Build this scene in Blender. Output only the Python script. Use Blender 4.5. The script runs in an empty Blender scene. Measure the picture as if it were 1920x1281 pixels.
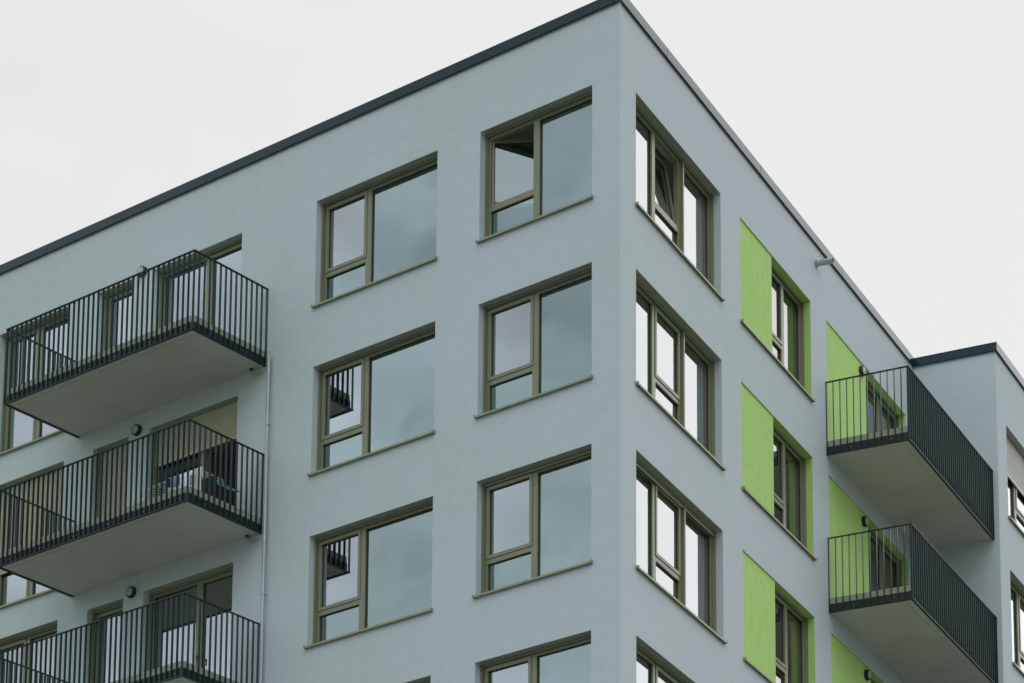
import bpy, math, random
from math import sin, cos, radians, pi
from mathutils import Vector, Matrix

random.seed(7)
scene = bpy.context.scene
C = scene.collection

# ------------------------------------------------------------------ camera
CAM = (25.2477665, -33.0746160, -17.5315533)
YAW, PITCH, ROLL, FOC, CX, CY = 0.670624724, 0.199635525, 0.00387356, 5618.18731, 1059.33393, 2128.57357
cam_data = bpy.data.cameras.new('camera')
cam = bpy.data.objects.new('camera', cam_data)
C.objects.link(cam)
f_ = Vector((-sin(YAW) * cos(PITCH), cos(YAW) * cos(PITCH), sin(PITCH)))
r_ = Vector((cos(YAW), sin(YAW), 0))
u_ = r_.cross(f_)
r2 = r_ * cos(ROLL) + u_ * sin(ROLL)
u2 = -r_ * sin(ROLL) + u_ * cos(ROLL)
M = Matrix((r2, u2, -f_)).transposed().to_4x4()
M.translation = Vector(CAM)
cam.matrix_world = M
cam_data.sensor_fit = 'HORIZONTAL'
cam_data.sensor_width = 36.0
cam_data.lens = FOC / 1920 * 36.0
cam_data.shift_x = -(CX - 960) / 1920
cam_data.shift_y = (CY - 640.5) / 1920
cam_data.clip_start = 0.1
cam_data.clip_end = 3000
scene.camera = cam

# ------------------------------------------------------------------ colour management, sky and sun
vs = scene.view_settings
vs.view_transform = 'Standard'; vs.look = 'None'; vs.gamma = 1.0; vs.exposure = 0.0
vs.use_curve_mapping = False

world = bpy.data.worlds.new('World')
scene.world = world
world.use_nodes = True
wn, wl = world.node_tree.nodes, world.node_tree.links
wn.clear()
def wnode(t, **k):
    n = wn.new(t)
    for a, b in k.items(): setattr(n, a, b)
    return n
wout = wnode('ShaderNodeOutputWorld'); bg = wnode('ShaderNodeBackground')
sky = wnode('ShaderNodeTexSky', sky_type='NISHITA')
sky.sun_disc = False; sky.sun_elevation = radians(48); sky.sun_rotation = radians(145)
tc = wnode('ShaderNodeTexCoord')
def wmath(op, a, b=None, clamp=False):
    n = wnode('ShaderNodeMath', operation=op, use_clamp=clamp)
    for i, v in enumerate((a, b)):
        if v is None: continue
        if isinstance(v, (int, float)): n.inputs[i].default_value = v
        else: wl.new(v, n.inputs[i])
    return n.outputs[0]
sep = wnode('ShaderNodeSeparateXYZ'); wl.new(tc.outputs['Generated'], sep.inputs[0])
# overcast cover: brighter where the hidden sun stands (+x +y), duller and bluer on the other side
t = wmath('ADD', wmath('MULTIPLY', sep.outputs[0], 0.25), wmath('MULTIPLY', sep.outputs[1], 0.95))
t = wmath('ADD', wmath('MULTIPLY', t, 0.5), 0.5)
ramp = wnode('ShaderNodeValToRGB'); wl.new(t, ramp.inputs[0])
ramp.color_ramp.interpolation = 'EASE'
el = ramp.color_ramp.elements
el[0].position = 0.0; el[0].color = (0.84, 0.90, 0.98, 1)
el[1].position = 1.0; el[1].color = (1.9, 1.92, 1.93, 1)
e = el.new(0.45); e.color = (0.86, 0.90, 0.94, 1)
e = el.new(0.62); e.color = (0.85, 0.85, 0.85, 1)
e = el.new(0.82); e.color = (0.87, 0.87, 0.87, 1)
e = el.new(0.92); e.color = (1.85, 1.87, 1.88, 1)
noise = wnode('ShaderNodeTexNoise'); noise.inputs['Scale'].default_value = 4.0
noise.inputs['Detail'].default_value = 4.0; noise.inputs['Roughness'].default_value = 0.45
mp = wnode('ShaderNodeMapping'); mp.inputs['Scale'].default_value = (1.0, 1.0, 1.7)
wl.new(tc.outputs['Generated'], mp.inputs[0]); wl.new(mp.outputs[0], noise.inputs['Vector'])
cl = wmath('MULTIPLY', wmath('SUBTRACT', noise.outputs[0], 0.5), 2.4)
noise2 = wnode('ShaderNodeTexNoise'); noise2.inputs['Scale'].default_value = 22.0
noise2.inputs['Detail'].default_value = 3.0; noise2.inputs['Roughness'].default_value = 0.4
wl.new(mp.outputs[0], noise2.inputs['Vector'])
cl = wmath('ADD', wmath('MULTIPLY', cl, 0.6), wmath('MULTIPLY', wmath('SUBTRACT', noise2.outputs[0], 0.5), 1.3))
mask = wmath('SUBTRACT', 1.0, wmath('MULTIPLY', t, 1.35), clamp=True)
lowb = wmath('MULTIPLY', wmath('SUBTRACT', 0.44, sep.outputs[2]), 1.9)
lowb = wmath('MINIMUM', lowb, 0.35)
cl = wmath('ADD', wmath('MULTIPLY', wmath('ADD', cl, lowb), mask), 1.0)
zz = wmath('MAXIMUM', wmath('SUBTRACT', sep.outputs[2], 0.62), 0.0)
zen = wmath('ADD', wmath('MULTIPLY', zz, 4.4), 1.0)
hz_ = wnode('ShaderNodeMapRange', interpolation_type='SMOOTHSTEP')   # dull band of murk low over the horizon
hz_.inputs['From Min'].default_value = 0.02; hz_.inputs['From Max'].default_value = 0.27
hz_.inputs['To Min'].default_value = 0.35; hz_.inputs['To Max'].default_value = 1.0
wl.new(sep.outputs[2], hz_.inputs['Value'])
fac = wmath('MULTIPLY', wmath('MULTIPLY', cl, zen), hz_.outputs[0])
vm = wnode('ShaderNodeVectorMath', operation='SCALE'); wl.new(ramp.outputs[0], vm.inputs[0]); wl.new(fac, vm.inputs['Scale'])
hs = wnode('ShaderNodeHueSaturation'); hs.inputs['Saturation'].default_value = 0.25
wl.new(sky.outputs[0], hs.inputs['Color'])
vs2 = wnode('ShaderNodeVectorMath', operation='SCALE'); wl.new(hs.outputs[0], vs2.inputs[0]); vs2.inputs['Scale'].default_value = 0.1
mx = wnode('ShaderNodeMix', data_type='RGBA'); mx.inputs[0].default_value = 0.94
wl.new(vs2.outputs[0], mx.inputs[6]); wl.new(vm.outputs[0], mx.inputs[7])
wl.new(mx.outputs[2], bg.inputs['Color']); bg.inputs['Strength'].default_value = 1.0
wl.new(bg.outputs[0], wout.inputs[0])

sun_d = bpy.data.lights.new('sun', 'SUN'); sun_d.energy = 0.5; sun_d.angle = radians(40); sun_d.color = (1.0, 0.97, 0.93)
sun = bpy.data.objects.new('sun', sun_d); C.objects.link(sun)
sdir = Vector((cos(radians(48)) * cos(radians(55)), -cos(radians(48)) * sin(radians(55)), sin(radians(48))))
sun.rotation_euler = sdir.to_track_quat('Z', 'Y').to_euler()
sun.location = (40, -20, 60)

# ------------------------------------------------------------------ materials
def mat(name, col, rough=0.7, metal=0.0, var=0.0, vscale=3.0, bump=0.0, bscale=40.0, spec=0.5, col2=None, bdist=0.01, coat=0.0, stretch=None):
    m = bpy.data.materials.new(name); m.use_nodes = True
    nt = m.node_tree; n, l = nt.nodes, nt.links
    b = n['Principled BSDF']
    b.inputs['Base Color'].default_value = (*col, 1); b.inputs['Roughness'].default_value = rough
    b.inputs['Metallic'].default_value = metal; b.inputs['Specular IOR Level'].default_value = spec
    b.inputs['Coat Weight'].default_value = coat
    b.inputs['Coat Roughness'].default_value = 0.15
    tcn = n.new('ShaderNodeTexCoord'); src = tcn.outputs['Object']
    if stretch:
        mpn = n.new('ShaderNodeMapping'); mpn.inputs['Scale'].default_value = stretch
        l.new(src, mpn.inputs[0]); src = mpn.outputs[0]
    if var > 0 or col2:
        nz = n.new('ShaderNodeTexNoise'); nz.inputs['Scale'].default_value = vscale
        nz.inputs['Detail'].default_value = 6; nz.inputs['Roughness'].default_value = 0.6
        l.new(src, nz.inputs['Vector'])
        rp = n.new('ShaderNodeValToRGB'); rp.color_ramp.elements[0].position = 0.3; rp.color_ramp.elements[1].position = 0.7
        c2 = col2 or tuple(min(1, c * (1 + var)) for c in col)
        c1 = tuple(c * (1 - var) for c in col)
        rp.color_ramp.elements[0].color = (*c1, 1); rp.color_ramp.elements[1].color = (*c2, 1)
        l.new(nz.outputs[0], rp.inputs[0]); l.new(rp.outputs[0], b.inputs['Base Color'])
    if bump > 0:
        nb = n.new('ShaderNodeTexNoise'); nb.inputs['Scale'].default_value = bscale; nb.inputs['Detail'].default_value = 5
        l.new(src, nb.inputs['Vector'])
        bp = n.new('ShaderNodeBump'); bp.inputs['Strength'].default_value = bump; bp.inputs['Distance'].default_value = bdist
        l.new(nb.outputs[0], bp.inputs['Height']); l.new(bp.outputs[0], b.inputs['Normal'])
    return m

def plaster(name, c1, c2, c3):
    """painted scratch render: large cloudy tone changes, trowel marks and a grain"""
    m = bpy.data.materials.new(name); m.use_nodes = True
    n, l = m.node_tree.nodes, m.node_tree.links
    b = n['Principled BSDF']; b.inputs['Roughness'].default_value = 0.88; b.inputs['Specular IOR Level'].default_value = 0.3
    tcn = n.new('ShaderNodeTexCoord'); src = tcn.outputs['Object']
    def nz(scale, detail, rough=0.55, vec=None):
        x = n.new('ShaderNodeTexNoise'); x.inputs['Scale'].default_value = scale; x.inputs['Detail'].default_value = detail
        x.inputs['Roughness'].default_value = rough; l.new(vec or src, x.inputs['Vector']); return x.outputs[0]
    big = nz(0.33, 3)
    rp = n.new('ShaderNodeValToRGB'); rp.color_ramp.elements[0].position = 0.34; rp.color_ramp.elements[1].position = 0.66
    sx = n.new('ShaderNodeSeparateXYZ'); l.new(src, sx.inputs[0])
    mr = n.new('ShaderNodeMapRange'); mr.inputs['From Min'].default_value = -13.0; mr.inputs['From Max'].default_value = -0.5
    mr.inputs['To Min'].default_value = -0.16; mr.inputs['To Max'].default_value = 0.13; l.new(sx.outputs[0], mr.inputs['Value'])  # lens falloff and green tint toward the left end, put into the plaster colour
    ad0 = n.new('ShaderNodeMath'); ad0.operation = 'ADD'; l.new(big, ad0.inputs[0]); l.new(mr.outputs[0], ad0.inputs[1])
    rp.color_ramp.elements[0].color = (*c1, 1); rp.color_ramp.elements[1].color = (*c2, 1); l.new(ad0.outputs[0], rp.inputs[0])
    mpn = n.new('ShaderNodeMapping'); mpn.inputs['Scale'].default_value = (1.6, 1.6, 0.8); l.new(src, mpn.inputs[0])
    mid = nz(4.6, 8, 0.74, mpn.outputs[0])
    r2_ = n.new('ShaderNodeValToRGB'); r2_.color_ramp.elements[0].position = 0.36; r2_.color_ramp.elements[1].position = 0.68
    r2_.color_ramp.elements[0].color = (0, 0, 0, 1); r2_.color_ramp.elements[1].color = (1, 1, 1, 1); l.new(mid, r2_.inputs[0])
    mx1 = n.new('ShaderNodeMix'); mx1.data_type = 'RGBA'; l.new(rp.outputs[0], mx1.inputs[6]); mx1.inputs[7].default_value = (*c3, 1)
    mm = n.new('ShaderNodeMath'); mm.operation = 'MULTIPLY'; l.new(r2_.outputs[0], mm.inputs[0]); mm.inputs[1].default_value = 0.75
    l.new(mm.outputs[0], mx1.inputs[0])
    # sparse little stains
    st = nz(2.3, 2, 0.5)
    r3 = n.new('ShaderNodeValToRGB'); r3.color_ramp.elements[0].position = 0.72; r3.color_ramp.elements[1].position = 0.80
    r3.color_ramp.elements[0].color = (0, 0, 0, 1); r3.color_ramp.elements[1].color = (0.22, 0.22, 0.22, 1); l.new(st, r3.inputs[0])
    mx2 = n.new('ShaderNodeMix'); mx2.data_type = 'RGBA'; l.new(r3.outputs[0], mx2.inputs[0]); l.new(mx1.outputs[2], mx2.inputs[6])
    mx2.inputs[7].default_value = (c1[0] * .75, c1[1] * .75, c1[2] * .75, 1)
    l.new(mx2.outputs[2], b.inputs['Base Color'])
    fine = nz(60, 3); midb = nz(7, 6, 0.6)
    ad = n.new('ShaderNodeMath'); ad.operation = 'MULTIPLY_ADD'; l.new(midb, ad.inputs[0]); ad.inputs[1].default_value = 2.0; l.new(fine, ad.inputs[2])
    bp = n.new('ShaderNodeBump'); bp.inputs['Strength'].default_value = 0.6; bp.inputs['Distance'].default_value = 0.006
    l.new(ad.outputs[0], bp.inputs['Height']); l.new(bp.outputs[0], b.inputs['Normal'])
    return m

def glass(name, tint, refl, wob=0.0, base=0.34, gain=1.15):
    m = bpy.data.materials.new(name); m.use_nodes = True
    n, l = m.node_tree.nodes, m.node_tree.links
    n.remove(n['Principled BSDF']); out = n['Material Output']
    tr = n.new('ShaderNodeBsdfTransparent'); tr.inputs[0].default_value = (*tint, 1)
    gl = n.new('ShaderNodeBsdfGlossy'); gl.inputs['Roughness'].default_value = 0.0; gl.inputs['Color'].default_value = (*refl, 1)
    lw = n.new('ShaderNodeLayerWeight'); lw.inputs['Blend'].default_value = 0.5
    p = n.new('ShaderNodeMath'); p.operation = 'POWER'; l.new(lw.outputs['Facing'], p.inputs[0]); p.inputs[1].default_value = 2.2
    q = n.new('ShaderNodeMath'); q.operation = 'MULTIPLY_ADD'; q.use_clamp = True
    l.new(p.outputs[0], q.inputs[0]); q.inputs[1].default_value = gain; q.inputs[2].default_value = base
    geo = n.new('ShaderNodeNewGeometry'); inv = n.new('ShaderNodeMath'); inv.operation = 'SUBTRACT'; inv.inputs[0].default_value = 1.0
    l.new(geo.outputs['Backfacing'], inv.inputs[1])   # the rear of each pane only lets light through
    q2 = n.new('ShaderNodeMath'); q2.operation = 'MULTIPLY'; l.new(q.outputs[0], q2.inputs[0]); l.new(inv.outputs[0], q2.inputs[1])
    mx = n.new('ShaderNodeMixShader'); l.new(q2.outputs[0], mx.inputs[0]); l.new(tr.outputs[0], mx.inputs[1]); l.new(gl.outputs[0], mx.inputs[2])
    l.new(mx.outputs[0], out.inputs[0])
    if wob > 0:
        tcn = n.new('ShaderNodeTexCoord'); nz = n.new('ShaderNodeTexNoise'); nz.inputs['Scale'].default_value = 0.9; nz.inputs['Detail'].default_value = 1
        l.new(tcn.outputs['Object'], nz.inputs['Vector'])
        bp = n.new('ShaderNodeBump'); bp.inputs['Strength'].default_value = 1.0; bp.inputs['Distance'].default_value = wob
        l.new(nz.outputs[0], bp.inputs['Height']); l.new(bp.outputs[0], gl.inputs['Normal']); l.new(bp.outputs[0], lw.inputs['Normal'])
    return m

MT = {
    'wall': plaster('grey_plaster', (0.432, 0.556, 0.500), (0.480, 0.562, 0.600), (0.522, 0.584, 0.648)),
    'green': plaster('green_plaster', (0.360, 0.620, 0.135), (0.385, 0.640, 0.160), (0.490, 0.680, 0.310)),
    'olive': mat('olive_metal', (0.188, 0.205, 0.132), 0.34, var=0.05, vscale=2, spec=0.5),
    'sill': mat('olive_sill', (0.255, 0.285, 0.160), 0.40, var=0.10, vscale=5, spec=0.5, stretch=(1, 6, 6)),
    'gasket': mat('black_gasket', (0.018, 0.020, 0.019), 0.6),
    'coping': mat('slate_coping', (0.003, 0.017, 0.024), 0.22, var=0.15, vscale=1.4, spec=0.42, bump=0.05, bscale=3, bdist=0.01),
    'rail': mat('railing_paint', (0.015, 0.036, 0.037), 0.38, spec=0.28),
    'plate': mat('edge_plate_paint', (0.010, 0.018, 0.020), 0.40, var=0.15, vscale=4),
    'concrete': mat('soffit_concrete', (0.47, 0.495, 0.465), 0.9, var=0.07, vscale=1.3, bump=0.15, bscale=30, bdist=0.003),
    'curb': mat('curb_concrete', (0.32, 0.34, 0.28), 0.85, var=0.12, vscale=4, bump=0.2, bscale=50, bdist=0.003),
    'shutter': mat('beige_shutter', (0.38, 0.395, 0.275), 0.5, var=0.05, vscale=3),
    'shutter_grey': mat('grey_shutter', (0.50, 0.52, 0.48), 0.5, var=0.05, vscale=3),
    'alu': mat('bare_aluminium', (0.42, 0.44, 0.42), 0.38, metal=0.6),
    'zinc': mat('zinc_pipe', (0.36, 0.42, 0.45), 0.36, metal=0.45, var=0.10, vscale=5, stretch=(1, 1, .3)),
    'lintel': mat('lintel_metal', (0.30, 0.325, 0.275), 0.55, var=0.05, vscale=3),
    'black': mat('black_plastic', (0.012, 0.014, 0.015), 0.5),
    'diffuser': mat('opal_diffuser', (0.36, 0.40, 0.42), 0.35),
    'interior': mat('room_paint', (0.62, 0.62, 0.58), 0.9),
    'floor_in': mat('room_floor', (0.20, 0.14, 0.09), 0.6),
    'curtain': mat('curtain_cloth', (0.20, 0.21, 0.20), 0.9),
    'curtain_w': mat('white_curtain_cloth', (0.70, 0.70, 0.68), 0.9),
    'white': mat('white_cotton', (0.80, 0.80, 0.80), 0.9),
    'blue': mat('blue_cotton', (0.16, 0.30, 0.52), 0.9),
    'darkcloth': mat('dark_cloth', (0.012, 0.014, 0.020), 0.9),
    'mint': mat('green_plastic', (0.12, 0.33, 0.26), 0.4),
    'rackmetal': mat('white_coated_wire', (0.55, 0.60, 0.60), 0.35),
    'ground': mat('gravel_ground', (0.172, 0.176, 0.134), 0.95, var=0.3, vscale=0.3, bump=0.4, bscale=8, bdist=0.05),
    'paving': mat('grey_paving', (0.20, 0.20, 0.185), 0.85, var=0.15, vscale=1.5),
    'glass': glass('sash_glass', (0.62, 0.70, 0.70), (0.88, 0.96, 1.0), 0.0, base=0.33, gain=0.85),
    'glass_fixed': glass('fixed_glass', (0.60, 0.72, 0.70), (0.70, 0.87, 0.88), 0.004, base=0.285, gain=1.05),
    'glass_dim': glass('dim_glass', (0.40, 0.46, 0.44), (0.8, 0.9, 0.95), 0.0, base=0.22, gain=0.25),
    'glass_open': glass('open_sash_glass', (0.50, 0.55, 0.55), (0.78, 0.93, 1.0), 0.0, base=0.16, gain=0.66),
    'glass_recess': glass('recess_glass', (0.50, 0.55, 0.52), (0.97, 0.96, 0.98), 0.0, base=0.14, gain=0.62),
    'glass_white': glass('side_glass', (0.60, 0.68, 0.68), (0.99, 1.0, 1.0), 0.0, base=0.18, gain=0.72),
}

MT['coping'].node_tree.nodes['Principled BSDF'].inputs['Specular Tint'].default_value = (0.78, 0.95, 1.0, 1)
# towel with a regular grid of small dots
def dotted():
    m = bpy.data.materials.new('dotted_towel'); m.use_nodes = True
    n, l = m.node_tree.nodes, m.node_tree.links; b = n['Principled BSDF']; b.inputs['Roughness'].default_value = 0.9
    tcn = n.new('ShaderNodeTexCoord'); v = n.new('ShaderNodeTexVoronoi'); v.inputs['Scale'].default_value = 24; v.inputs['Randomness'].default_value = 0.0
    l.new(tcn.outputs['Object'], v.inputs['Vector'])
    r = n.new('ShaderNodeValToRGB'); r.color_ramp.elements[0].position = 0.30; r.color_ramp.elements[1].position = 0.36
    r.color_ramp.elements[0].color = (0.22, 0.24, 0.30, 1); r.color_ramp.elements[1].color = (0.82, 0.82, 0.82, 1)
    l.new(v.outputs['Distance'], r.inputs[0]); l.new(r.outputs[0], b.inputs['Base Color'])
    return m
MT['dots'] = dotted()

# ------------------------------------------------------------------ mesh helper
class MB:
    def __init__(s): s.v = []; s.f = []
    def box(s, x0, x1, y0, y1, z0, z1):
        x0, x1 = min(x0, x1), max(x0, x1); y0, y1 = min(y0, y1), max(y0, y1); z0, z1 = min(z0, z1), max(z0, z1)
        k = len(s.v)
        s.v += [(x, y, z) for z in (z0, z1) for y in (y0, y1) for x in (x0, x1)]
        s.f += [tuple(k + i for i in q) for q in ((0, 2, 3, 1), (4, 5, 7, 6), (0, 1, 5, 4), (2, 6, 7, 3), (0, 4, 6, 2), (1, 3, 7, 5))]
        return s
    def quad(s, a, b, c, d):
        k = len(s.v); s.v += [a, b, c, d]; s.f.append((k, k + 1, k + 2, k + 3)); return s
    def extrude_x(s, prof, x0, x1, closed=True):
        """profile [(y,z)] counter-clockwise seen from +x, extruded from x0 to x1"""
        k = len(s.v); n = len(prof)
        s.v += [(x0, y, z) for y, z in prof] + [(x1, y, z) for y, z in prof]
        for i in range(n if closed else n - 1):
            j = (i + 1) % n; s.f.append((k + i, k + j, k + n + j, k + n + i))
        if closed: s.f.append(tuple(k + i for i in range(n - 1, -1, -1))); s.f.append(tuple(k + n + i for i in range(n)))
        return s
    def tube(s, pts, r, n=16, caps=True):
        pts = [Vector(p) for p in pts]; k = len(s.v); rr = r if isinstance(r, (list, tuple)) else [r] * len(pts)
        prev = None
        for i, p in enumerate(pts):
            d = (pts[min(i + 1, len(pts) - 1)] - pts[max(i - 1, 0)]).normalized()
            a = prev if prev is not None else (Vector((0, 0, 1)) if abs(d.z) < .9 else Vector((1, 0, 0)))
            a = (a - d * a.dot(d)).normalized(); b = d.cross(a); prev = a
            for j in range(n):
                t = 2 * pi * j / n; s.v.append(tuple(p + (a * cos(t) + b * sin(t)) * rr[i]))
        for i in range(len(pts) - 1):
            for j in range(n):
                j2 = (j + 1) % n; s.f.append((k + i * n + j, k + i * n + j2, k + (i + 1) * n + j2, k + (i + 1) * n + j))
        if caps:
            s.f.append(tuple(k + j for j in range(n - 1, -1, -1))); s.f.append(tuple(k + (len(pts) - 1) * n + j for j in range(n)))
        return s
    def build(s, name, material, parent=None, loc=(0, 0, 0), rz=0.0, smooth=False, bevel=0.0):
        me = bpy.data.meshes.new(name); me.from_pydata(s.v, [], s.f); me.materials.append(MT[material] if isinstance(material, str) else material)
        me.update()
        if smooth:
            me.shade_smooth()
            try: me.set_sharp_from_angle(angle=radians(35))
            except Exception: pass
        o = bpy.data.objects.new(name, me); C.objects.link(o)
        o.location = loc; o.rotation_euler = (0, 0, rz)
        if parent: o.parent = parent
        if bevel:
            b = o.modifiers.new('edge', 'BEVEL'); b.width = bevel; b.segments = 2; b.limit_method = 'ANGLE'; b.harden_normals = False
        return o

def tag(o, label=None, cat=None, group=None, kind=None):
    if label: o['label'] = label
    if cat: o['category'] = cat
    if group: o['group'] = group
    if kind: o['kind'] = kind
    return o

# ------------------------------------------------------------------ layout (metres; z = 0 is an arbitrary datum, ground far below)
H = 2.95
GZ = -19.2
DL = -0.22603024
Dv = Vector((sin(DL), cos(DL), 0)); Nv = Vector((cos(DL), -sin(DL), 0))
TH = pi / 2 - DL
END = 13.771; WX = 1.652
class Fac:
    def __init__(s, o, rz): s.o = Vector(o); s.rz = rz; s.R = Matrix.Rotation(rz, 3, 'Z')
    def pt(s, x, y, z): return s.o + s.R @ Vector((x, y, 0)) + Vector((0, 0, z))
FL = Fac((0, 0, 0), 0.0)
FR = Fac((0, 0, 0), TH)
FW = Fac(Dv * END, TH - pi / 2)
FX = Fac(Dv * END + Nv * WX, TH)
WT, WB, DT, RT, SB, RF = 7.425, 5.535, 7.427, 6.193, 4.812, 8.615
A = (-2.778, -0.534); B = (-6.304, -3.669); CC = (-10.141, -8.025); DD = (-11.532, -10.641); EE = (-14.14, -12.282)
F = (0.595, 4.003); G = (4.855, 8.145); G2 = 6.328; HH = (8.95, 13.237); H2 = 11.06
W1 = (0.594, 4.0); WWT, WWB = 7.36, 5.46
DB = SB + 0.20           # balcony floor / door bottom
EB = 5.06                # sill of the far low window

# ------------------------------------------------------------------ ground
g = MB(); g.quad((-900, -900, 0), (900, -900, 0), (900, 900, 0), (-900, 900, 0))
tag(g.build('ground', 'ground', loc=(0, 0, GZ)), kind='structure')
pv = MB(); pv.box(-24, 6, -4.5, -1.2, 0, 0.06)
tag(pv.build('path', 'paving', loc=(0, 0, GZ)), kind='structure')

# ------------------------------------------------------------------ the building
bld = bpy.data.objects.new('apartment_building', None); C.objects.link(bld); bld.location = (0, 0, GZ)
tag(bld, 'grey plastered apartment block with olive window frames, lime green recesses and railed balconies', 'apartment building')
def on(fac, mb, name, material, x=0, y=0, z=0, parent=None, **k):
    p = fac.pt(x, y, z) - bld.location
    return mb.build(name, material, parent or bld, tuple(p), fac.rz, **k)

def wall_mesh(x0, x1, z0, z1, holes, depth=0.36):
    """front face with openings and their reveals, local: x along, y inward"""
    mb = MB()
    xs = sorted({x0, x1, *[h[0] for h in holes], *[h[1] for h in holes]})
    zs = sorted({z0, z1, *[h[2] for h in holes], *[h[3] for h in holes]})
    idx = {}
    def vid(x, z):
        if (x, z) not in idx: idx[(x, z)] = len(mb.v); mb.v.append((x, 0, z))
        return idx[(x, z)]
    for i in range(len(xs) - 1):
        for j in range(len(zs) - 1):
            cx, cz = (xs[i] + xs[i + 1]) / 2, (zs[j] + zs[j + 1]) / 2
            if any(h[0] < cx < h[1] and h[2] < cz < h[3] for h in holes): continue
            mb.f.append((vid(xs[i], zs[j]), vid(xs[i + 1], zs[j]), vid(xs[i + 1], zs[j + 1]), vid(xs[i], zs[j + 1])))
    for (a, b, c, d) in holes:
        D = depth
        mb.quad((a, 0, c), (a, 0, d), (a, D, d), (a, D, c))
        mb.quad((b, 0, c), (b, D, c), (b, D, d), (b, 0, d))
        mb.quad((a, 0, d), (b, 0, d), (b, D, d), (a, D, d))
        mb.quad((a, 0, c), (a, D, c), (b, D, c), (b, 0, c))
    return mb
def rows(t, n, z1, z0): return [(t[0], t[1], z0 - H * r, z1 - H * r) for r in range(n)]

LEN = 24.0
ZT = RF + 0.10
ch = 0.012
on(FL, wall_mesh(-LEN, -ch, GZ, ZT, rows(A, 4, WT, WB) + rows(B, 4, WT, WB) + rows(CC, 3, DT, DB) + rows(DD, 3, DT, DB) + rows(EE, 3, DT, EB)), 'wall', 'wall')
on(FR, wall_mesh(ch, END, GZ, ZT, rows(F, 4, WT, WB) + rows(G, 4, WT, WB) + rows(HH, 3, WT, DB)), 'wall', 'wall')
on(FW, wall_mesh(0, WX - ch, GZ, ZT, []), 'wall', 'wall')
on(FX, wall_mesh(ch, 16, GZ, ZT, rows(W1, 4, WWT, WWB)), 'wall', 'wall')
# slim plaster arrises that close the two outer corners
def corner(facA, xa, facB, xb, nm):
    a, b = facA.pt(xa, 0, 0), facB.pt(xb, 0, 0)
    m = MB(); o = bld.location
    m.quad((a.x, a.y, 0), (b.x, b.y, 0), (b.x, b.y, ZT - GZ), (a.x, a.y, ZT - GZ))
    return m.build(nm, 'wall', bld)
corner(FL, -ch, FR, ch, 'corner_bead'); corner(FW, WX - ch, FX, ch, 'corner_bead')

# closed rear, roof and storey slabs (what the panes look into)
def poly_prism(pts, z0, z1):
    m = MB(); n = len(pts)
    m.v = [(p[0], p[1], z0) for p in pts] + [(p[0], p[1], z1) for p in pts]
    m.f = [tuple(range(n - 1, -1, -1)), tuple(range(n, 2 * n))] + [(i, (i + 1) % n, n + (i + 1) % n, n + i) for i in range(n)]
    return m
def P2(v): return (v.x, v.y)
ins = 0.36
far = FX.pt(16, 0, 0)
foot = [P2(FL.pt(-LEN, 0, 0)), P2(FL.pt(-LEN, 13, 0)), P2(FX.pt(16, 13, 0)), P2(FX.pt(16, 0, 0))]
rear = MB()
for a, b in zip(foot[:-1], foot[1:]):
    rear.quad((a[0], a[1], 0), (b[0], b[1], 0), (b[0], b[1], ZT - GZ), (a[0], a[1], ZT - GZ))
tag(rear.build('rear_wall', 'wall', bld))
def footprint(i):   # offset polygon inside the outer walls
    nL, nR = Vector((0, 1, 0)), -Nv
    def cross(p, d, q, e):
        k = ((q.x - p.x) * e.y - (q.y - p.y) * e.x) / (d.x * e.y - d.y * e.x); return p + d * k
    c0 = cross(Vector((0, i, 0)), Vector((1, 0, 0)), -Nv * i, Dv)
    c1 = Dv * (END + i) - Nv * i
    c2 = Dv * (END + i) + Nv * (WX - i)
    c3 = FX.pt(15.9, i, 0)
    return [(-LEN + .1, i), P2(c0), P2(c1), P2(c2), P2(c3), P2(FX.pt(15.9, 12.9, 0)), P2(FL.pt(-LEN + .1, 12.9, 0))]
roof = poly_prism(footprint(0.30), DT + 0.32 - GZ, ZT - 0.12 - GZ)
roof.build('roof', 'concrete', bld)
for r in range(5):
    zf = DB - 0.02 - H * r
    poly_prism(footprint(ins + .002), zf - 0.30 - GZ, zf - GZ).build('storey_slab', 'interior', bld)
inner = MB()
for r in range(4):
    z0, z1 = DB - 0.018 - H * r - GZ, DB - H * r + H - .342 - GZ
    for x in (-3.2, -7.2, -10.4, -11.9, -16.0):
        inner.box(x - .06, x + .06, ins + .004, 4.6, z0, z1)
    inner.box(-LEN + .2, -2.0, 4.62, 4.74, z0, z1)
inner.build('partition_wall', 'interior', bld)
inner2 = MB()
for r in range(4):
    z0, z1 = DB - 0.018 - H * r, DB - H * r + H - .342
    for x in (4.4, 8.6, 13.4):
        inner2.box(x - .06, x + .06, ins + .004, 3.6, z0, z1)
    inner2.box(2.8, 13.3, 3.62, 3.74, z0, z1)
on(FR, inner2, 'partition_wall', 'interior')
inner3 = MB()
for r in range(4):
    z0, z1 = DB - 0.018 - H * r, DB - H * r + H - .342
    inner3.box(4.6, 4.72, ins + .004, 4.6, z0, z1); inner3.box(1.2, 4.5, 4.62, 4.74, z0, z1)
on(FX, inner3, 'partition_wall', 'interior')

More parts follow.
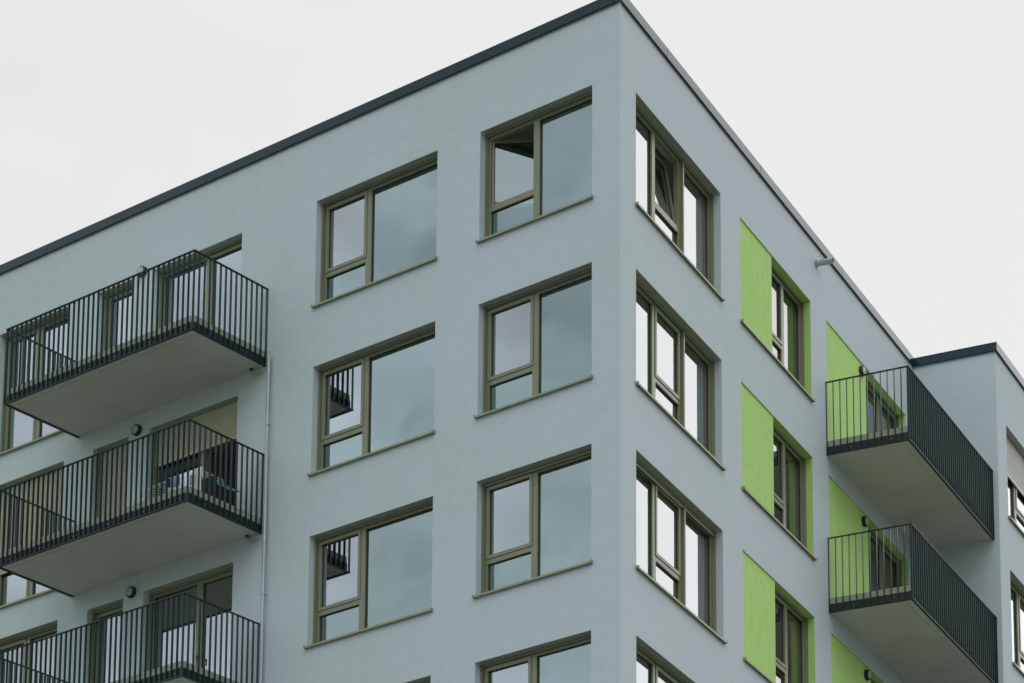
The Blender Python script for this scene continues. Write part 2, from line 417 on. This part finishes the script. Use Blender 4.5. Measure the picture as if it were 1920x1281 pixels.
# ------------------------------------------------------------------ coping round the roof edge
def coping_run(fac, x0, x1, start_pts, c0=0.0, c1=0.0):
    """pieces along the facade; c0 / c1 push the first and last end so that neighbours meet at a mitre"""
    pr = [(-0.045, RF + .012), (-0.045, RF + .178), (-0.030, RF + .190), (0.46, RF + .165), (0.46, RF + .105), (-0.030, RF + .105), (-0.030, RF + .002), (-0.038, RF)]
    cuts = [x0] + [p for p in start_pts if x0 < p < x1] + [x1]
    for i in range(len(cuts) - 1):
        a, b = cuts[i], cuts[i + 1]
        a2 = a + (0.007 if i else 0); b2 = b - (0.007 if i < len(cuts) - 2 else 0)
        m = MB(); n = len(pr)
        sa = c0 if i == 0 else 0; sb = c1 if i == len(cuts) - 2 else 0
        m.v = [(a2 + sa * y, y, z) for y, z in pr] + [(b2 + sb * y, y, z) for y, z in pr]
        m.f = [(k, n + k, n + (k + 1) % n, (k + 1) % n) for k in range(n)] + [tuple(range(n)), tuple(range(2 * n - 1, n - 1, -1))]
        on(fac, m, 'coping', 'coping')
        if i < len(cuts) - 2:   # joint strip under the butt, 3 mm behind the face
            j = MB(); j.box(b - .03, b + .03, -0.042, -0.034, RF + .014, RF + .176)
            on(fac, j, 'coping_joint', 'plate')
ha = (pi + DL * -1 - 0) # helper unused
mit = math.tan((pi / 2 + DL) / 2)   # half the exterior turn at the main corner
coping_run(FL, -LEN, 0.0, [-20.85, -16.88, -12.9, -8.91, -4.94, -.97 - 0.0], 0.0, -mit)
coping_run(FR, 0.0, END, [1.713, 5.7, 9.7], mit, 1.0)
coping_run(FW, 0.0, WX, [0.627], 1.0, -1.0)
coping_run(FX, 0.0, 16.0, [2.4, 6.4, 10.4, 14.4], 1.0, 0.0)

# ------------------------------------------------------------------ windows
FP = 0.18    # plane of the frames behind the facade
def slats(x0, x1, z0, z1, y=0.145, pitch=0.052):
    m = MB(); n = max(1, int((z1 - z0) / pitch)); ps = (z1 - z0) / n
    prof = []
    for i in range(n):
        z = z0 + i * ps
        prof += [(y + .009, z), (y - .001, z + ps * .14), (y - .006, z + ps * .45), (y - .002, z + ps * .80), (y + .009, z + ps * .90)]
    prof.append((y + .009, z1))
    back = [(y + .014, z1), (y + .014, z0)]
    m.extrude_x([(a, b) for a, b in prof + back][::-1], x0, x1)
    return m

def window(fac, x0, x1, z0, z1, bays, sill=True, row=0, shutter=None, open_sash=None, glz='glass', glz_fixed='glass_fixed', label=None, guides=(), trans=0.62, sill_x=None, low_fixed=True, handle=False, mull=0.115, drop=0.03, open_sash_bay='sash'):
    """bays: [(width, type)] type fixed / sash (opening light over a fixed one) / door (opening light, full height)
    local origin at the lower left corner of the opening"""
    W, HT = x1 - x0, z1 - z0
    fr = MB()
    fw = 0.045; y0, y1 = FP, FP + 0.075
    gw = 0.035
    # outer frame
    fr.box(0.002, gw + fw, y0, y1, 0.002, HT - .002)
    fr.box(W - gw - fw, W - 0.002, y0, y1, 0.002, HT - .002)
    fr.box(gw + fw, W - gw - fw, y0, y1, HT - 0.085, HT - .002)
    fr.box(gw + fw, W - gw - fw, y0, y1, 0.002, 0.075)
    # guide rails for the roller shutter
    gx = [(0.003, gw), (W - gw, W - 0.003)] + [(q - .03, q + .03) for q in guides]
    for a, b in gx:
        fr.box(a, b, FP - .050, FP - .001, 0.003, HT - .004)
        fr.box(a + .008, b - .008, FP - .058, FP - .0505, 0.003, HT - .004)
    # head trim under the lintel
    fr.box(gw, W - gw, FP - .012, FP - .0005, HT - .050, HT - .003)
    if fac is FL or mull == .12 and x0 != G2 + .001 and x0 != H2 + .001:
        lt = MB(); lt.box(.046, W - .046, .004, FP - .022, HT - .0045, HT - .001); li = lt
    else: li = None
    edges = []; x = gw + fw * 0.0
    pos = 0.0; spans = []
    for i, (w, t) in enumerate(bays):
        a = (gw + fw) if i == 0 else pos + mull / 2
        b = (W - gw - fw) if i == len(bays) - 1 else pos + w - mull / 2
        spans.append((a, b, t)); pos += w
        if i < len(bays) - 1:
            fr.box(pos - mull / 2, pos + mull / 2, y0 - .0015, y1, 0.0755, HT - .0855)
    zt0, zt1 = trans - 0.055, trans + 0.048
    for a, b, t in spans:
        if t == 'sash': fr.box(a, b, y0 - .001, y1 - .002, zt0, zt1)
    wnd = on(fac, fr, 'window' if sill else 'balcony_door', 'olive', x0, 0, z0)
    if label: wnd['label'] = label
    if li: li.build('lintel_lining', 'lintel', wnd)
    nid = 0
    for a, b, t in spans:
        lo, hi = 0.075, HT - 0.085
        def pane(a_, b_, lo_, hi_, y=FP + .040, mt=None, parent=wnd, nm='pane'):
            p = MB(); p.box(a_, b_, y, y + .022, lo_, hi_); p.build(nm, mt or glz, parent)
        def beads(a_, b_, lo_, hi_, y=FP + .028):
            g_ = MB(); t_ = .009
            g_.box(a_, b_, y, y + .012, hi_ - t_, hi_); g_.box(a_, b_, y, y + .012, lo_, lo_ + t_)
            g_.box(a_, a_ + t_, y, y + .012, lo_ + t_, hi_ - t_); g_.box(b_ - t_, b_, y, y + .012, lo_ + t_, hi_ - t_)
            g_.build('glazing_bead', 'gasket', wnd)
        if t == 'fixed':
            pane(a, b, lo, hi, mt=glz_fixed); beads(a, b, lo, hi)
            continue
        if t == 'sash':
            pane(a, b, lo, zt0, mt=glz_fixed if low_fixed else None); beads(a, b, lo, zt0)
            lo = zt1
        # opening light: a frame standing 14 mm proud, overlapping the outer frame
        sf = MB(); sw = 0.055; ov = 0.022
        X0, X1, Z0, Z1 = a - ov, b + ov, lo - ov, hi + ov
        ya, yb = FP - .015, FP + .060
        is_open = open_sash is not None and t == open_sash_bay
        oy = FP - .0165 if not is_open else 0.0
        if is_open: ya, yb = 0.0, 0.070
        sf_y = (ya, yb)
        ox = X1 if (is_open and open_sash[0] == 'right') else X0
        def bx(m, xa, xb, za, zb): m.box(xa - ox, xb - ox, sf_y[0], sf_y[1], za - Z0, zb - Z0)
        bx(sf, X0, X0 + sw, Z0, Z1); bx(sf, X1 - sw, X1, Z0, Z1)
        bx(sf, X0 + sw, X1 - sw, Z1 - sw, Z1); bx(sf, X0 + sw, X1 - sw, Z0, Z0 + sw)
        if t == 'door': bx(sf, X0 + sw, X1 - sw, Z0 + sw, Z0 + sw + .03)
        s = sf.build('sash', 'olive', wnd, loc=(ox, 0, Z0))
        gp = MB(); py = sf_y[0] + .045
        gp.box(X0 + sw - .006 - ox, X1 - sw + .006 - ox, py, py + .020, sw - .006, Z1 - Z0 - sw + .006)
        gb = MB(); t_ = .008; xa, xb, za, zb = X0 + sw - ox, X1 - sw - ox, sw, Z1 - Z0 - sw
        if t == 'door': za += .03
        gb.box(xa, xb, py - .012, py - .0005, zb - t_, zb); gb.box(xa, xb, py - .012, py - .0005, za, za + t_)
        gb.box(xa, xa + t_, py - .012, py - .0005, za + t_, zb - t_); gb.box(xb - t_, xb, py - .012, py - .0005, za + t_, zb - t_)
        if is_open:
            s.location.y = FP + .02
            if open_sash[0] == 'side':
                s.rotation_euler = (0, 0, radians(open_sash[1])); s['label'] = 'casement swung open into the room'
            elif open_sash[0] == 'right':
                s.rotation_euler = (0, 0, radians(-open_sash[1])); s['label'] = 'balcony door leaf standing open into the dark room'
            else:
                s.rotation_euler = (radians(-open_sash[1]), 0, 0); s['label'] = 'casement tilted open at its top'
        # the pane rides with its sash
        pn = gp.build('pane', open_sash[2] if is_open and len(open_sash) > 2 else glz, wnd, loc=tuple(s.location)); pn.rotation_euler = s.rotation_euler
        bd = gb.build('glazing_bead', 'gasket', wnd, loc=tuple(s.location)); bd.rotation_euler = s.rotation_euler
        if handle and t == 'door':
            hb = MB(); hb.box(X0 + .02, X0 + .045, FP - .075, FP - .0155, 0.98, 1.01); hb.box(X0 + .022, X0 + .043, FP - .085, FP - .0755, 0.90, 1.02)
            hb.build('handle', 'black', wnd)
    # shutter end bar or lowered curtain of slats
    segs = [(gw, W - gw)] if not guides else [(gw, guides[0] - .03), (guides[0] + .03, W - gw)]
    for k, (a, b) in enumerate(segs):
        if shutter is None:
            e_ = MB(); e_.box(a + .003, b - .003, FP - .042, FP - .024, HT - drop, HT - .004)
            e_.build('shutter_end_bar', 'olive', wnd)
            e_ = MB(); e_.box(a + .003, b - .003, FP - .046, FP - .040, HT - drop - .010, HT - drop - .001); e_.build('shutter_lip', 'alu', wnd)
        else:
            zb, mt = shutter
            sh = slats(a + .002, b - .002, max(zb + .045, .05) , HT - .004)
            sh.build('roller_shutter', mt, wnd)
            e_ = MB(); e_.box(a + .003, b - .003, FP - .042, FP - .018, max(zb, .005), max(zb + .045, .05) - .001); e_.build('shutter_end_bar', mt, wnd)
    if sill:
        sx0, sx1 = (0, W) if sill_x is None else (sill_x[0] - x0, sill_x[1] - x0)
        t = MB()
        pr = [(-0.052, -0.027), (-0.046, -0.027), (-0.046, 0.0015), (FP - .002, 0.012), (FP - .002, 0.016), (-0.052, 0.006)]
        t.extrude_x(pr, sx0 - .026, sx1 + .026)
        so = t.build('sill', 'sill', wnd)
        for q in (sx0 - .030, sx1 + .022):
            c = MB(); c.box(q, q + .008, -0.058, -.001, -0.024, 0.026); c.build('sill_end_cap', 'sill', wnd)
    return wnd

for r in range(4):
    z = -H * r
    window(FL, A[0], A[1], WB + z, WT + z, [(1.005, 'sash'), (1.24, 'fixed')], open_sash=('side', 34, 'glass_open') if r == 0 else None, drop=[.03, .03, .045, .03][r])
    window(FL, B[0], B[1], WB + z, WT + z, [(1.005, 'sash'), (1.63, 'fixed')])
    window(FR, F[0], F[1], WB + z, WT + z, [(1.075, 'fixed'), (1.035, 'sash'), (1.30, 'fixed')], mull=0.12, guides=(2.15,), open_sash=('tilt', 9) if r == 0 else None,
           glz='glass_white', glz_fixed='glass_white', drop=[.03, .03, .085, .03][r])
    # lime recess with a flush panel and a window beside it
    pm = MB()
    pm.box(G[0] + .001, G2, .022, .36, WB + z + .001, WT + z - .0015)
    pm.box(G2, G[1] - .005, .0025, .36, WT + z - .005, WT + z - .001)
    pm.box(G[0] + .001, G2, .0025, .0218, WT + z - .005, WT + z - .001)
    pm.box(G[1] - .005, G[1] - .001, .0025, .36, WB + z + .020, WT + z - .0055)
    gp = on(FR, pm, 'green_panel', 'green'); gp['label'] = 'lime green plaster panel and window reveal'
    window(FR, G2 + .001, G[1] - .006, WB + z, WT + z - .006, [(0.905, 'sash'), (0.906, 'fixed')], sill_x=G, mull=0.12, glz='glass_recess', glz_fixed='glass_recess')
for r in range(3):
    z = -H * r
    window(FL, CC[0], CC[1], DB + z, DT + z, [(1.16, 'fixed'), (0.956, 'door')], sill=False, glz_fixed='glass_dim' if r == 1 else 'glass', shutter=(1.74, 'shutter') if r == 1 else None, handle=r != 1,
           open_sash=('right', 82) if r == 1 else None, open_sash_bay='door')
    window(FL, DD[0], DD[1], DB + z, DT + z, [(0.891, 'door')], sill=False, shutter=(0.0, 'shutter') if r == 1 else None)
    window(FL, EE[0], EE[1], EB + z, DT + z, [(0.90, 'door'), (0.958, 'fixed')], glz_fixed='glass', shutter=(0.72, 'shutter') if r == 1 else None)
    pm = MB()
    pm.box(HH[0] + .001, H2, .022, .36, DB + z + .001, WT + z - .0015)
    pm.box(H2, HH[1] - .005, .0025, .36, WT + z - .005, WT + z - .001)
    pm.box(HH[0] + .001, H2, .0025, .0218, WT + z - .005, WT + z - .001)
    pm.box(HH[1] - .005, HH[1] - .001, .0025, .36, DB + z + .001, WT + z - .0055)
    gp = on(FR, pm, 'green_panel', 'green'); gp['label'] = 'lime green plaster panel behind the balcony'
    window(FR, H2 + .001, HH[1] - .006, DB + z, WT + z - .006, [(1.14, 'fixed'), (1.031, 'door')], sill=False, glz='glass_recess', glz_fixed='glass_recess')
for r in range(4):
    z = -H * r
    window(FX, W1[0], W1[1], WWB + z, WWT + z, [(1.075, 'fixed'), (1.035, 'sash'), (1.30, 'fixed')], mull=0.12, guides=(2.15,), glz='glass_white', glz_fixed='glass_white',
           shutter=(1.08, 'shutter_grey') if r == 0 else None)

# ------------------------------------------------------------------ balconies
loose = MB()          # the bars beyond the first hundred, in world coordinates
loose_n = [0]
BAR_W, BAR_T = 0.042, 0.010
def balcony(fac, x0, x1, depth, z, left_side=True, right_side=True, single=('front', 'left', 'right'), label=None, gap_l=0.0):
    """x0..x1 and depth are the outer faces of the railing; z is the underside of the slab"""
    i = 0.058
    xa = x0 + (i if left_side else 0); xb = x1 - (i if right_side else 0.002)
    sl = MB()
    sl.box(xa, xb, -(depth - i), -.001, z + .006, z + .200)
    # drip edge: a slim raised bead round the soffit
    sl.box(xa + .12, xb - (.12 if right_side else 0), -(depth - i - .12), -(depth - i - .135), z - .004, z + .0058)
    b = on(fac, sl, 'balcony', 'concrete')
    if label: b['label'] = label
    cu = MB(); c0, c1 = z + .2005, z + .272; ct = .10
    cu.box(xa, xb, -(depth - i), -(depth - i) + ct, c0, c1)
    if left_side: cu.box(xa, xa + ct, -(depth - i) + ct, -.002, c0, c1)
    if right_side: cu.box(xb - ct, xb, -(depth - i) + ct, -.002, c0, c1)
    # cream face band between plate and curb top
    cu.box(xa - .004, xb + (.004 if right_side else 0), -(depth - i) - .004, -(depth - i) - .0005, z + .150, c1 - .001)
    if left_side: cu.box(xa - .004, xa - .0005, -(depth - i), -.002, z + .150, c1 - .001)
    if right_side: cu.box(xb + .0005, xb + .004, -(depth - i), -.002, z + .150, c1 - .001)
    cu.build('curb', 'curb', b)
    pl = MB(); k = .012
    pl.box(xa - k, xb + (k if right_side else 0), -(depth - i) - k, -(depth - i) - .0045, z + .002, z + .158)
    if left_side: pl.box(xa - k, xa - .0045, -(depth - i), -.002, z + .002, z + .158)
    if right_side: pl.box(xb + .0045, xb + k, -(depth - i), -.002, z + .002, z + .158)
    pl.build('edge_plate', 'plate', b)
    # flat bars: bottom rail and handrail
    for nm, za, zb_, w in (('bottom_rail', z - .010, z + .001, .050), ('handrail', z + RT - SB - .012, z + RT - SB, .046)):
        rl = MB()
        xr = x1 if right_side else x1 - .004
        rl.box(x0, xr, -depth, -depth + w, za, zb_)
        if left_side: rl.box(x0, x0 + w, -depth + w, -.003, za, zb_)
        if right_side: rl.box(x1 - w, x1, -depth + w, -.003, za, zb_)
        rl.build(nm, 'rail', b)
    bl = MB()   # bolt heads on the plate
    n = int((x1 - x0) / .9)
    for q in range(n + 1):
        x = x0 + .22 + q * (x1 - x0 - .44) / n
        for d_ in (0, .07):
            bl.box(x + d_ - .008, x + d_ + .008, -(depth - i) - k - .006, -(depth - i) - k - .0005, z + .075, z + .089)
    for sd, xs_ in ((left_side, xa - k), (right_side, xb + k)):
        if not sd: continue
        for q in range(2):
            for d_ in (0, .07):
                y = -.45 - q * .75 - d_
                s_ = -1 if xs_ < (x0 + x1) / 2 else 1
                bl.box(xs_ + s_ * .0005, xs_ + s_ * .006, y - .008, y + .008, z + .075, z + .089)
    bl.build('bolt_head', 'alu', b)
    # upright flat bars
    zb, zt = z + .0015, z + RT - SB - .0125
    def bar(x, y, along, side):
        w, t = BAR_W / 2, BAR_T / 2
        bx = (x - t, x + t, y - w, y + w) if along == 'x' else (x - w, x + w, y - t, y + t)
        if side in single:
            m = MB(); m.box(bx[0] - x, bx[1] - x, bx[2] - y, bx[3] - y, 0, zt - zb)
            m.build('baluster', 'rail', b, loc=(x, y, zb))
        else:
            k0 = len(loose.v); loose.box(bx[0], bx[1], bx[2], bx[3], zb, zt)
            for q in range(k0, len(loose.v)):
                v = fac.pt(*loose.v[q]); loose.v[q] = (v.x, v.y, v.z - GZ)
            loose_n[0] += 1
    e = .024
    nx = round((x1 - x0 - 2 * e) / .120)
    for q in range(nx + 1):
        bar(x0 + e + q * (x1 - x0 - 2 * e) / nx, -depth + e, 'x', 'front')
    ny = round((depth - e) / .123)
    for q in range(1, ny + 1):
        y = -depth + e + q * (depth - e - .012) / ny
        if left_side: bar(x0 + e, y, 'y', 'left')
        if right_side: bar(x1 - e, y, 'y', 'right')
    return b
LB = (-11.941, -7.364, 1.723); RB = (8.843, END, 1.555)
balcony(FL, LB[0], LB[1], LB[2], SB, single=('front', 'right'), label='topmost long balcony with dark flat-bar railing')
balcony(FL, LB[0], LB[1], LB[2], SB - H, single=('right',), label='long balcony with laundry behind its railing')
balcony(FL, LB[0], LB[1], LB[2], SB - 2 * H, single=())
balcony(FR, RB[0], RB[1], RB[2], SB, right_side=False, single=('left',), label='balcony tucked into the corner of the wing, top storey')
balcony(FR, RB[0], RB[1], RB[2], SB - H, right_side=False, single=('left',))
balcony(FR, RB[0], RB[1], RB[2], SB - 2 * H, right_side=False, single=())
lo = loose.build('baluster_row', 'rail', bld); lo['kind'] = 'stuff'

# ------------------------------------------------------------------ things fixed to or standing on the building
def world_on(fac, x, y, z): return tuple(fac.pt(x, y, z))

def wall_lamp(fac, x, y, z, label):
    r = bpy.data.objects.new('wall_lamp', None); C.objects.link(r)
    r.location = world_on(fac, x, y, z); r.rotation_euler = (0, 0, fac.rz)
    tag(r, label, 'wall lamp', 'round wall lamps beside the balcony doors')
    m = MB()
    m.tube([(0, -.0005, 0), (0, -.045, 0), (0, -.062, 0), (0, -.068, 0)], [.100, .100, .096, .088], 36)
    m.build('housing', 'black', r, smooth=True)
    d = MB()
    d.tube([(0, -.0685, 0), (0, -.074, 0), (0, -.079, 0), (0, -.081, 0)], [.073, .071, .055, .028], 36)
    d.build('diffuser', 'diffuser', r, smooth=True)
ll = ['round black wall lamp beside the topmost long balcony, half behind its handrail',
      'round black wall lamp on grey plaster above the laundry balcony',
      'round black wall lamp above the lowest long balcony']
rl = ['round black wall lamp on the green panel of the topmost corner balcony',
      'round black wall lamp on the green panel of the corner balcony below the top one',
      'round black wall lamp at the bottom edge of the picture on the lowest green panel']
for r in range(3):
    wall_lamp(FL, -10.42, 0, 7.47 - H * r, ll[r])
    wall_lamp(FR, 10.80, .022, 7.25 - H * r, rl[r])

# rainwater pipe beside the balconies
rp = bpy.data.objects.new('rainwater_pipe', None); C.objects.link(rp); rp.location = (-7.235, -.085, GZ)
tag(rp, 'thin zinc rainwater pipe running down the wall past the ends of the long balconies', 'downpipe')
m = MB(); m.tube([(0, 0, .0), (0, 0, 4.93 - GZ)], .027, 20); m.build('pipe', 'zinc', rp, smooth=True)
for r in range(4):
    zc = SB - .16 - H * r - GZ
    m = MB(); m.tube([(0, 0, zc - .05), (0, 0, zc + .05)], .0325, 20); m.build('sleeve', 'zinc', rp, smooth=True)
    zc -= .95
    m = MB(); m.tube([(0, 0, zc - .014), (0, 0, zc + .014)], .034, 20); m.tube([(.0, 0, zc), (0.0, .084, zc)], .006, 8); m.box(.030, .052, -.008, .008, zc - .012, zc + .012)
    m.build('clamp', 'zinc', rp, smooth=True)
    if r < 3:
        z_ = SB - H * r - GZ
        m = MB(); m.tube([(-.42, .02, z_ + .0), (-.42, .02, z_ - .045), (-.40, .015, z_ - .075), (-.36, .01, z_ - .085), (-.20, 0, z_ - .10), (-.028, 0, z_ - .115)], .020, 12)
        m.build('branch', 'zinc', rp, smooth=True)
        m = MB(); m.tube([(-.42, .02, z_ + .005), (-.42, .02, z_ - .02)], .034, 16); m.build('outlet', 'black', rp, smooth=True)

# overflow spout under the roof edge
sp = bpy.data.objects.new('roof_overflow_spout', None); C.objects.link(sp); sp.location = world_on(FR, 8.46, 0, 8.285); sp.rotation_euler = (0, 0, FR.rz)
tag(sp, 'short zinc overflow spout jutting from the wall under the roof edge', 'spout')
m = MB(); m.tube([(0, -.001, 0), (0, -.045, 0)], .072, 24); m.build('collar', 'zinc', sp, smooth=True)
m = MB()
n = 24; ro, ri = .056, .050
prof = [(-.02, ro), (-.32, ro), (-.32, ri), (-.02, ri)]
k = len(m.v)
for y, rr in prof:
    m.v += [(rr * cos(2 * pi * j / n), y, rr * sin(2 * pi * j / n) + .0) for j in range(n)]
for i in range(3):
    for j in range(n):
        j2 = (j + 1) % n; m.f.append((i * n + j, i * n + j2, (i + 1) * n + j2, (i + 1) * n + j))
m.build('spout_tube', 'zinc', sp, smooth=True)

# laundry on the middle long balcony
FZ = SB - H + .2005
rk = bpy.data.objects.new('drying_rack', None); C.objects.link(rk); rk.location = (-8.55, -.54, FZ)
tag(rk, 'white wire drying rack with green end, opened out behind the balcony railing', 'drying rack')
top = .82
m = MB()
for y in (-.26, .26): m.tube([(-.92, y, top - .06), (-.50, y, top), (.50, y, top)], .008, 8)
for j in range(8):
    y = -.22 + j * .063; m.tube([(-.92, y, top - .06), (-.50, y, top)], .004, 6); m.tube([(-.50, y, top), (.50, y, top)], .004, 6)
for x in (-.92, -.50, 0.0, .50): m.tube([(x, -.26, top - (.06 if x < -.6 else 0)), (x, .26, top - (.06 if x < -.6 else 0))], .008, 8)
m.build('wire_top', 'rackmetal', rk, smooth=True)
for s in (-1, 1):
    m = MB()
    for y in (-.25, .25): m.tube([(s * .48, y * .98, 0.008), (-s * .30, y, top - .01)], .009, 8)
    m.tube([(s * .48, -.25, .010), (s * .48, .25, .010)], .009, 8)
    m.build('leg', 'rackmetal', rk, smooth=True)
m = MB()
for y in (-.26, -.1, .08, .26): m.tube([(.50, y, top), (.56, y, top - .16), (.94, y, top - .34)], .009, 8)
m.tube([(.94, -.26, top - .34), (.94, .26, top - .34)], .009, 8)
m.build('end_wing', 'mint', rk, smooth=True)

def drape(name, material, x0, x1, yc, zt, d0, d1, label, cat, wave=.012, group=None, w=.02):
    """cloth folded over a wire: hangs d0 on the camera side and d1 behind"""
    m = MB(); nx = 22; path = []
    for q in range(9): path.append((-w - .004 * q / 8, -d0 + d0 * q / 8))
    for q in range(1, 8):
        a = pi * q / 8; path.append((-w * cos(a), w * .6 * sin(a)))
    for q in range(9): path.append((w + .004, -d1 * q / 8))
    npth = len(path)
    for i in range(nx + 1):
        x = x0 + (x1 - x0) * i / nx
        for j, (y, z) in enumerate(path):
            k_ = min(1.0, abs(z) / .15)
            m.v.append((x - x0, y + wave * k_ * sin(i * 1.35 + j * .15) + wave * .4 * k_ * sin(i * .6), z + .006 * sin(i * .9)))
    for i in range(nx):
        for j in range(npth - 1):
            a = i * npth + j; m.f.append((a, a + npth, a + npth + 1, a + 1))
    o = m.build(name, material, loc=(x0, yc, zt), smooth=True)
    sd = o.modifiers.new('thickness', 'SOLIDIFY'); sd.thickness = .004
    tag(o, label, cat, group); return o
zr = FZ + top
drape('towel', 'dots', -8.49, -8.12, -.80, zr + .012, .36, .30, 'white towel with small dark dots hanging on the balcony drying rack', 'towel')
drape('pillowcase', 'white', -8.10, -7.99, -.80, zr + .016, .42, .28, 'plain white pillowcase hanging next to the dotted towel', 'laundry')
drape('cloth', 'blue', -8.64, -8.53, -.80, zr + .012, .17, .15, 'small blue cloth hanging left of the dotted towel', 'laundry')
drape('sock', 'darkcloth', -8.80, -8.71, -.80, zr + .010, .15, .12, 'dark sock hanging where the bare rack wires begin', 'laundry', wave=.004)
drape('vest', 'white', -8.70, -8.66, -.80, zr + .010, .24, .12, 'narrow white vest hanging between the dark sock and the small blue cloth', 'laundry', wave=.004)
drape('shirt', 'darkcloth', -7.97, -7.66, -.81, zr - .22, .38, .30, 'black shirt hanging from the green end of the drying rack', 'laundry')
drape('washcloth', 'blue', -8.20, -8.14, -.86, zr - .10, .16, .10, 'pale blue washcloth in front of the dotted towel', 'laundry', wave=.004)

# curtains behind two of the panes
def curtain(fac, x0, x1, z0, z1, y, material, label):
    m = MB(); n = 60; k = 0
    for i in range(n + 1):
        x = (x1 - x0) * i / n
        yy = .030 * sin(i * .95) + .012 * sin(i * 2.3)
        m.v += [(x, yy, 0), (x, yy * .8, z1 - z0)]
    for i in range(n): m.f.append((2 * i, 2 * i + 2, 2 * i + 3, 2 * i + 1))
    o = m.build('curtain', material, loc=world_on(fac, x0, y, z0), rz=fac.rz, smooth=True)
    sd = o.modifiers.new('thickness', 'SOLIDIFY'); sd.thickness = .003
    tag(o, label, 'curtain')
curtain(FR, F[0] + 1.75, F[0] + 2.15, WB - .3, WT + .1, .50, 'curtain', 'grey curtain behind the tilted-open casement of the corner top-storey window')
curtain(FL, EE[0] + .35, EE[0] + .80, EB + .1, DT + .1, .42, 'curtain_w', 'white curtain behind the low window at the end of the topmost long balcony')
